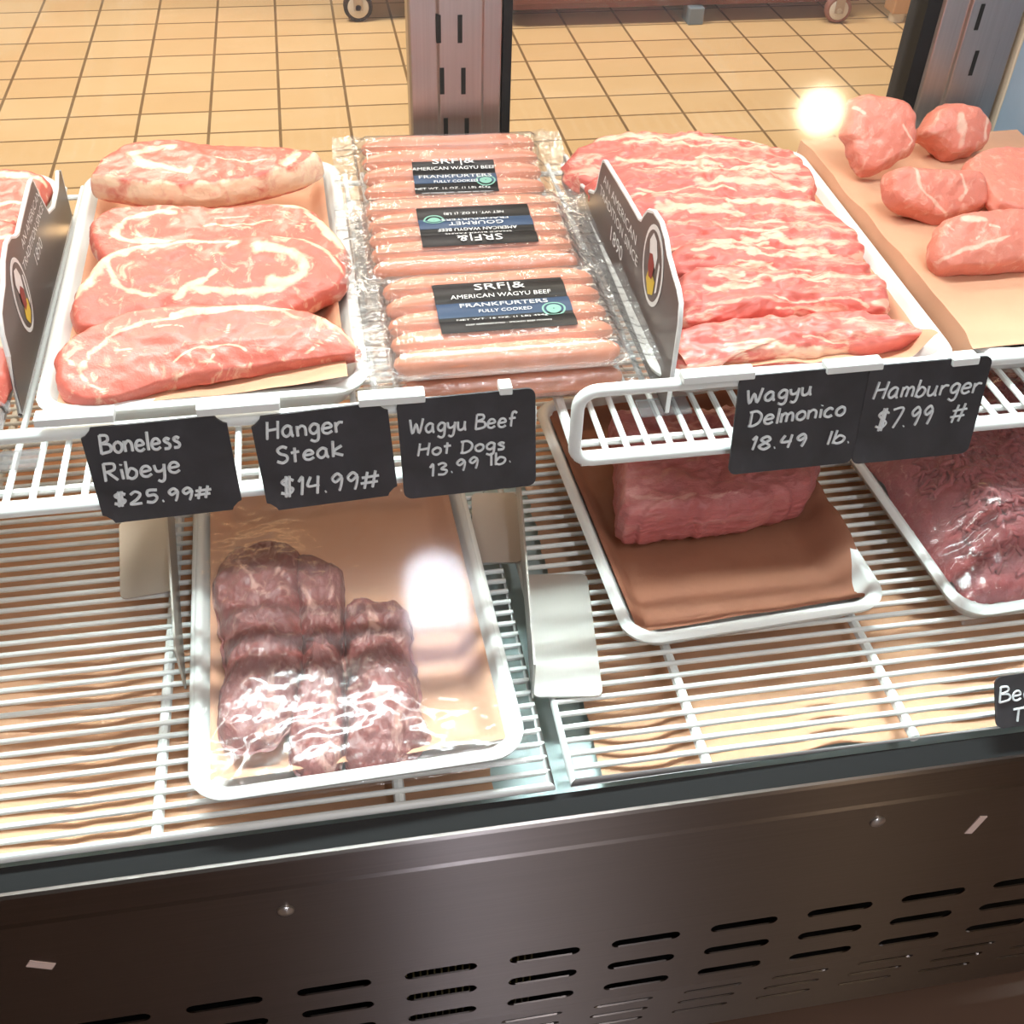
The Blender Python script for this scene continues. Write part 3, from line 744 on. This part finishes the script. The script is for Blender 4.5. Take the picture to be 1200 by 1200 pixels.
def pack(cx, cy, z, rot, flip, lines, label, tiltx=0, ldx=0, ldy=0, lw=LW, lh=LH, seal=True, seed=0):
    rt_ = tag(root('frankfurter_pack', (cx, cy, z)), label, 'sausage pack', 'vacuum packs of frankfurters')
    MX = Matrix.Translation((cx, cy, z+FR+.001)) @ Matrix.Rotation(R(rot), 4, 'Z') @ Matrix.Rotation(R(tiltx), 4, 'X')
    for i in range(NF):
        v = -.0588+FR+2*FR*i; n_ = 14; pts = []; rr = []
        for j in range(n_+1):
            t = math.sin(math.pi/2*(-1+2*j/n_)); u = .086*t
            pts.append((u, v+.0008*math.sin(j+i), 0)); rr.append(FR*.985*(max(.0004, 1-abs(t)**7))**.5)
        M().tube(pts, rr, 16).xf(MX).build('frankfurter', FRANK, rt_)
    def top(a, b):
        u, v = (a-.5)*PW, (b-.5)*PD
        wr = noise.noise(Vector((u*40, v*120, seed)))+.6*noise.noise(Vector((u*110, v*220, seed+2)))
        ed = ss(.078, .092, abs(u))
        return (u, v, env(u, v)+.0012+ed*(.004+.0035*wr)-.003*ed*ss(.094, .104, abs(u)))
    fm_ = M().grid(100, 80, top)
    def bot(a, b):
        u, v = (a-.5)*PW, (b-.5)*PD
        return (u, v, -env(u, v)*.96-.0006+ (.0035*ss(.078, .092, abs(u))))
    fm_.grid(60, 50, bot).xf(MX); fm_.build('vacuum_film', PACKF, rt_)
    LM = Matrix.Translation((ldx, ldy, 0)) @ Matrix.Rotation(R(180 if flip else 0), 4, 'Z')
    def drape(p, lift):
        q = LM @ Vector((p[0], p[1], 0)); return Vector((q.x, q.y, env(q.x, q.y)*.98+.0016+lift))
    lb_ = M(); lb_.v = []; lb_.grid(20, 40, lambda a, b: drape(((a-.5)*lw, (b-.5)*lh), 0)); lb_.xf(MX); lbo = lb_.build('label', LBLK, rt_)
    bd = M().grid(20, 16, lambda a, b: drape(((a-.5)*lw, lh*(-.20+.28*b)), .0003)); bd.xf(MX).build('blue_band', LBLUE, lbo)
    tm = M()
    for s_, size, yy, xx in lines:
        vs, fs = text_mesh(s_, size); o_ = len(tm.v)
        tm.v += [drape((p.x*1.25+xx, p.y+yy), .0013) for p in vs]; tm.f += [tuple(o_+i for i in q) for q in fs]
    tm.xf(MX); tm.build('printed_text', LWHITE, lbo, False)
    em = M(); em.ring_strip([[drape((lw*.36+r_*1.3*math.cos(a*math.pi/12), -lh*.16+r_*math.sin(a*math.pi/12)), .0007) for a in range(24)] for r_ in (.0072, .0060)])
    em.ring_strip([[drape((lw*.36+r_*1.3*math.cos(a*math.pi/12), -lh*.16+r_*math.sin(a*math.pi/12)), .0007) for a in range(24)] for r_ in (.0045, .0005)])
    em.xf(MX); em.build('round_seal', LGREEN, lbo, False)
    return rt_
L1 = [('SRF|&', .0135, .0185, 0), ('AMERICAN WAGYU BEEF', .0056, .0100, 0), ('FRANKFURTERS', .0078, -.0035, 0), ('FULLY COOKED', .0046, -.0105, 0), ('NET WT. 16 OZ. (1 LB) 454g', .0046, -.0190, -.004), ('KEEP REFRIGERATED - SMOKED BEEF FRANKS', .0026, -.0270, 0)]
L2 = [('SRF|&', .0130, .0195, 0), ('SNAKE RIVER FARMS', .0050, .0125, 0), ('AMERICAN WAGYU BEEF', .0048, .0065, 0), ('GOURMET', .0080, -.0030, 0), ('FRANKFURTERS', .0066, -.0105, 0), ('NET WT. 16 OZ. (1 LB)', .0042, -.0190, 0)]
pack(.132, .722, .6925, 0, False, L1, 'bottom vacuum pack of frankfurters peeking out below the front labelled pack', seed=1)
pack(.138, .856, .6925, -1, False, L1, 'bottom vacuum pack of frankfurters under the pack with the upside down label', seed=2)
pack(.128, .722, .7195, 0, False, L1, 'top front pack of frankfurters with an upright black and blue label', 3, .004, .004, seed=3)
pack(.124, .855, .7195, -1, True, L2, 'middle pack of frankfurters whose black label reads upside down', 2, .006, .0, .098, .064, seed=4)
pack(.128, .992, .7105, -2, False, L1, 'back pack of frankfurters touching the foot of the slotted centre post', 10, .0, -.018, .078, .050, seed=5)

# ------------------------------------------------------------------ signs between the trays
def sign(x, face, prof, label, text_y, emblem, flip, clip_foot=True):
    r_ = tag(root('tray_divider_sign', (x, .83, .69)), label, 'sign', 'dark divider signs between trays')
    poly = prof
    M().prism(poly, lambda u, v, t: (t, u, v), x-.0016, x+.0016).build('sign_panel', SIGNM, r_, False)
    ed = M().tube([(x, u, v) for u, v in poly], .0019, 6, True); ed.build('edge_trim', SIGNW, r_)
    tm = M()
    for s_, size, yy, zz, sx in text_y:
        vs, fs = text_mesh(s_, size); o_ = len(tm.v)
        for p in vs:
            u = p.x*sx
            tm.v.append(Vector((x+face*.0020, yy-u if face < 0 else yy+u, zz+p.y)))
        tm.f += [tuple(o_+i for i in q) for q in fs]
    tm.build('lettering', LWHITE, r_, False)
    ey, ez, ew, eh = emblem
    def disc(sc, off, mat, name, a0=0, a1=360, dy=0, dz=0, kx=1, kz=1):
        d_ = M(); n_ = 28
        d_.v = [Vector((x+face*(.0020+off), ey+dy+ew*kx*sc*math.cos(R(a0+(a1-a0)*i/n_)), ez+dz+eh*kz*sc*math.sin(R(a0+(a1-a0)*i/n_)))) for i in range(n_+1)]
        d_.f = [tuple(range(n_+1))]; d_.build(name, mat, em, False)
    em = M().prism([(ew*math.cos(i*math.pi/16), eh*math.sin(i*math.pi/16)) for i in range(32)], lambda u, v, t: (t, ey+u, ez+v), x+face*.0018, x+face*.0021).build('oval_emblem', SIGNW, r_, False)
    disc(.88, .0003, SIGNM, 'oval_field')
    def patch(pts, off, mat, name):
        d_ = M(); d_.v = [Vector((x+face*(.0020+off), ey+ew*u*(-face if face < 0 else -1)*(1 if face < 0 else 1), ez+eh*v)) for u, v in pts]
        d_.f = [tuple(range(len(pts)))]; d_.build(name, mat, em, False)
    patch([(-.3,.05),(-.38,.4),(-.15,.72),(.2,.78),(.46,.5),(.36,.2),(.05,.12)], .0006, SIGNW, 'pale_patch')
    patch([(-.12,-.3),(-.22,.1),(.05,.3),(.3,.22),(.34,-.1),(.2,-.35)], .0009, RED, 'red_patch')
    patch([(-.34,-.62),(-.4,-.25),(-.1,-.18),(.3,-.25),(.42,-.5),(.1,-.8)], .0006, YELLOW, 'yellow_patch')
    patch([(-.66,-.4),(-.7,.3),(-.56,.35),(-.5,-.5)], .0006, SIGNW, 'pale_dash')
    M().box(x-.02, x+.02, .64, .66, .6905, .6925).build('foot', ACRYL, r_, False)
    return r_
PR = [(1.030,.6935),(1.030,.722),(1.020,.724),(.985,.722),(.948,.728),(.925,.735),(.912,.740),(.902,.744),(.894,.752),(.888,.770),(.882,.783),(.875,.786),(.84,.788),(.80,.790),(.762,.791),(.755,.793),(.750,.800),(.742,.808),(.728,.814),(.710,.815),(.695,.810),(.684,.802),(.668,.796),(.655,.792),(.646,.786),(.642,.77),(.641,.6935)]
sign(.2455, -1, PR, 'dark sign with white lettering standing between the frankfurter packs and marbled steaks',
     [('AN AMERICAN', .0125, .815, .7690, 1.35), ('TRADITION SINCE', .0125, .815, .7550, 1.25), ('1890', .0190, .815, .7350, 1.2)], (.712, .778, .026, .032), False)
PL = [(1.01,.6935),(1.012,.738),(1.004,.741),(.985,.733),(.955,.731),(.930,.738),(.918,.758),(.908,.779),(.900,.780),(.86,.777),(.825,.774),(.815,.777),(.803,.783),(.790,.785),(.772,.781),(.755,.771),(.742,.768),(.728,.764),(.719,.752),(.716,.735),(.700,.6935)]
sign(-.2325, 1, PL, 'grey looking dark sign beside the ribeye tray with its lettering in glare',
     [('AN AMERICAN', .0105, .868, .7620, 1.3), ('TRADITION SINCE', .0105, .862, .7500, 1.2), ('1890', .0150, .862, .7340, 1.2)], (.785, .744, .022, .030), False)

# ------------------------------------------------------------------ dividers on the lower rack
def divider(ax, ay, bx_, by, h, feet, label):
    r_ = tag(root('shelf_divider', ((ax+bx_)/2, (ay+by)/2, .53)), label, 'divider', 'metal dividers on the lower rack')
    d = Vector((bx_-ax, by-ay, 0)); L = d.length; d.normalize(); n_ = Vector((d.y, -d.x, 0))
    MX = Matrix((d, n_, Vector((0, 0, 1)))).transposed().to_4x4(); MX.translation = Vector((ax, ay, .5297))
    M().box(0, L, -.0008, .0008, 0, h).xf(MX).build('upright_panel', SATIN, r_, False)
    for t0, t1, w_ in feet:
        pts = rrect(t1-t0, abs(w_), .006, 4)
        M().prism(pts, lambda u, v, t: (u+(t0+t1)/2, v+w_/2, t), .0003, .0019).xf(MX).build('foot_plate', SATIN, r_, False)
    return r_
divider(.124, .512, .160, .80, .040, [(.0, .130, .054), (.145, .235, -.042)], 'metal divider standing between the hanger steak and roast trays')
divider(-.135, .56, -.158, .80, .045, [(.105, .20, -.046)], 'metal divider standing beside the hanger steak tray on its far side from the roast')

# ------------------------------------------------------------------ chalk price cards
GL = {
'B':[[(0,0),(.3,10)],[(0.3,10),(4,9.6),(4.2,7),(.5,5.4)],[(.5,5.4),(5,4.6),(5.2,1.2),(0,0)]],
'R':[[(0,0),(.3,10)],[(.3,10),(4.6,9.4),(4.4,6.2),(.6,5)],[(1.5,5),(5.4,0)]],
'H':[[(0,0),(.6,10)],[(5,0),(5.6,10)],[(.3,5),(5.3,5.6)]],
'S':[[(5,9),(3,10.2),(.8,8.6),(1.6,6),(4.4,4.2),(4.8,1.6),(2.6,-.2),(0,1.2)]],
'W':[[(0,9.5),(1.6,0),(3.6,6.5),(5.6,0),(7.6,9.8)]],
'D':[[(.6,0),(.6,9.5)],[(-.6,9),(3,9.5),(5.6,6.5),(5,2),(2,-.2),(-.4,.2)]],
'T':[[(0,9.6),(6,10)],[(3,9.8),(2.8,0)]],
'a':[[(4.2,5.4),(2.4,6.2),(.4,4.2),(.4,1.4),(2,0),(3.8,1.8),(4.3,5.6)],[(4.2,4),(4.6,.6),(5.4,0)]],
'b':[[(.4,10),(0.2,0)],[(.3,3),(2.2,5.8),(4.4,4),(4,1),(2,-.2),(.3,1)]],
'c':[[(4.2,5),(2.4,6),(.4,4),(.6,1.2),(2.6,0),(4.4,1)]],
'e':[[(.4,3),(4.4,3.6),(3.6,5.8),(1.6,5.8),(.3,3.4),(.8,.8),(2.8,0),(4.8,1.2)]],
'f':[[(4.4,9),(3,10),(1.8,8.4),(1.6,0)],[(0,5.4),(4,5.8)]],
'g':[[(4.2,5.4),(2.2,6.2),(.4,4.2),(.6,1.6),(2.2,.6),(4,2.4),(4.3,5.6)],[(4.3,5.6),(4.2,-2),(2.6,-4),(.4,-2.8)]],
'i':[[(.6,5.6),(.8,0)],[(.6,8),(.7,8.4)]],
'k':[[(.4,10),(.2,0)],[(4.4,6.4),(.4,3),(4.8,0)]],
'l':[[(.6,10),(.5,0)]],
'm':[[(0,5.8),(.2,0)],[(.2,4),(1.6,5.8),(2.8,4.4),(2.8,0)],[(2.8,4),(4.6,5.8),(5.8,4.2),(6,0)]],
'n':[[(0,5.8),(.2,0)],[(.2,4),(2,5.8),(3.8,4.4),(4,0)]],
'o':[[(2.4,6),(.4,4.2),(.6,1.2),(2.6,0),(4.4,1.8),(4.2,4.8),(2.2,6)]],
'r':[[(0,5.8),(.3,0)],[(.3,3.6),(1.8,5.6),(3.6,5.4)]],
's':[[(3.6,5.2),(2,6),(.6,4.6),(3.4,2.4),(3,.4),(.4,.2)]],
't':[[(1.8,9),(1.6,0)],[(0,6),(3.8,6.4)]],
'u':[[(0,5.8),(.4,1.2),(2,0),(3.8,1.6),(4.2,5.8)],[(4.2,3),(4.5,.4),(5.2,0)]],
'w':[[(0,5.8),(1.2,0),(2.6,4.4),(4,0),(5.4,5.8)]],
'y':[[(0,5.8),(.6,2.6),(2.2,2),(4,3.4),(4.4,5.8)],[(4.4,5.8),(3.8,-2),(2.4,-4),(.8,-3)]],
'0':[[(2.4,9.4),(.4,6),(.8,1.2),(2.6,0),(4.4,3),(4.2,7.6),(2.4,9.4)]],
'1':[[(.2,7.4),(1.6,9.6),(1.2,0)]],
'2':[[(.4,7.6),(2.2,9.6),(4.2,7.6),(3,4),(.2,.2),(4.8,.4)]],
'3':[[(.4,8.8),(2.6,9.6),(4,7.4),(1.8,5),(4.2,3),(3,.2),(.2,.8)]],
'4':[[(1.2,9.4),(.2,4.4),(4.4,4.8)],[(4,9.6),(3.6,0)]],
'5':[[(4.6,9.4),(1,9.4),(.8,5.6),(3.4,5.8),(4.4,3),(2.8,.2),(.2,.8)]],
'7':[[(0,9.4),(4.6,9.6),(2,0)]],
'6':[[(3.6,9.6),(1,5.6),(.4,2),(2,0),(4,1.6),(3.4,4.2),(.8,3.2)]],
'8':[[(2.4,5),(.4,7.4),(2.4,9.6),(4.2,7.6),(2.4,5),(.2,2.4),(2.4,0),(4.6,2.2),(2.4,5)]],
'9':[[(4,7.4),(2.4,9.4),(.6,7),(1.8,4.8),(4,7),(3.8,3),(3.2,0)]],
'.':[[(.4,.2),(.8,.5)]],
'$':[[(4.8,8),(2.6,9.2),(.6,7.4),(2.4,5.2),(4.6,3.2),(3,.8),(.2,1.6)],[(2.2,10.6),(2.0,-.8)],[(3.4,10.6),(3.2,-.8)]],
'#':[[(2,9),(1,0)],[(5,9.4),(4,.4)],[(0,6),(6.4,6.6)],[(-.4,2.8),(6,3.4)]],
}
def price_card(corners, lines, label, round_=False, y=.594, tilt=8, clips=True, p0=None, bw=1.0, clip_px=()):
    n_ = Vector((0, -math.cos(R(tilt)), math.sin(R(tilt)))).normalized()
    base = p0 or Vector((0, y, .757))
    L = lambda px, py, off=0: on_plane(px, py, base-n_*0, n_)+n_*off
    TL, BL, BR, TR = [L(*c_) for c_ in corners]
    U = ((TR-TL)+(BR-BL)).normalized(); V = n_.cross(U)
    C_ = (TL+BL+BR+TR)/4
    hw = ((TR-TL).length+(BR-BL).length)/4; hh = ((TL-BL).length+(TR-BR).length)/4
    r_ = tag(root('price_card', C_-V*hh), label, 'price card', 'chalk price cards on the shelf fence')
    c_ = .007
    if round_: pts = rrect(2*hw, 2*hh, .006, 4)
    else:
        pts = []
        for sx, sy in ((1, -1), (1, 1), (-1, 1), (-1, -1)):
            arc = [(sx*(hw-c_*(1-math.cos(R(t)))) , sy*(hh-c_*(1-math.sin(R(t))))) for t in (0,)]
            q = [(sx*hw, sy*(hh-c_)), (sx*(hw-c_*.35), sy*(hh-c_*.85)), (sx*(hw-c_*.85), sy*(hh-c_*.35)), (sx*(hw-c_), sy*hh)]
            pts += q if sx*sy > 0 else q[::-1]
    M().prism(pts, lambda u, v, t: C_+U*u+V*v+n_*t, -.0018, 0).build('board', BOARD, r_, False)
    ch = M()
    for s_, a_, b_, hpx in lines:
        A, B = L(*a_), L(*b_); d = B-A; W_ = d.length; d.normalize(); pv = n_.cross(d)
        scale_h = (L(a_[0], a_[1]-hpx)-A).length/10
        x = 0; items = []
        for ch_ in s_:
            if ch_ == ' ': x += 4; continue
            gl = GL[ch_]; wd = max(p[0] for q in gl for p in q); items.append((gl, x)); x += wd+1.7
        sw = W_/max(1, x-1.7)
        for gl, x_ in items:
            j = random.uniform(-.3, .3)
            for st in gl:
                pp = [Vector((p[0], p[1], 0)) for p in st]
                if len(pp) > 2: pp = smooth_open(pp, 5)
                pts = [A+d*((x_+p.x+.06*p.y)*sw)+pv*((p.y+j)*scale_h)+n_*.0004 for p in pp]
                ch.tube(pts, .00108*bw, 5)
    ch.build('chalk_lettering', CHALK, r_)
    for px0, px1, py0, py1 in clip_px:
        A, B = L(px0, py0, .003), L(px1, py1, .003); d = (B-A).normalized(); Vz = n_.cross(d); m_ = M()
        q = [A+Vz*.003, B+Vz*.003, B-Vz*.003, A-Vz*.003]
        m_.ring_strip([[p-n_*.0115+Vz*.001 for p in q], q], True, True, True); m_.build('clip', WHITE, r_, False, .0008)
    return r_
price_card([(97,503),(118,615),(283,596),(266,486)], [('Boneless',(119,531),(211,524),21),('Ribeye',(124,563),(211,553),20),('$25.99#',(134,592),(248,583),15)],
   'black chalk card reading Boneless Ribeye under the ribeye tray', clip_px=[(40,134,495,488),(230,328,482,474)])
price_card([(293,491),(314,599),(468,580),(452,470)], [('Hanger',(313,514),(402,505),20),('Steak',(325,543),(402,533),18),('$14.99#',(329,581),(444,570),21)],
   'black chalk card reading Hanger Steak above the film wrapped tray', clip_px=[(420,498,471,465)])
price_card([(460,472),(478,584),(636,568),(619,455)], [('Wagyu Beef',(480,508),(604,499),17),('Hot Dogs',(490,534),(590,526),14),('13.99 lb.',(504,558),(598,541),14)],
   'black chalk card reading Wagyu Beef Hot Dogs with rounded corners', True, bw=.85, clip_px=[(585,600,457,456)])
price_card([(855,445),(865,554),(1014,539),(1003,431)], [('Wagyu',(874,473),(950,462),16),('Delmonico',(877,499),(988,486),17),('18.49  lb.',(878,527),(994,518),15)],
   'black chalk card reading Wagyu Delmonico beneath the marbled steaks', True, clip_px=[(800,884,445,438),(968,1034,433,427)])
price_card([(1003,433),(1014,541),(1153,526),(1144,422)], [('Hamburger',(1023,467),(1146,460),19),('$7.99  #',(1024,503),(1128,493),22)],
   'black chalk card reading Hamburger above the ground beef tray', True, bw=.9, clip_px=[(1115,1146,424,421)])
price_card([(1156,797),(1178,852),(1268,838),(1250,784)], [('Beef',(1171,823),(1222,816),18),('Tallow',(1186,846),(1250,838),15)],
   'small dark chalk card standing at the front lip of the lower rack', True, tilt=35, p0=at_z(1178, 852, .533), bw=.8)
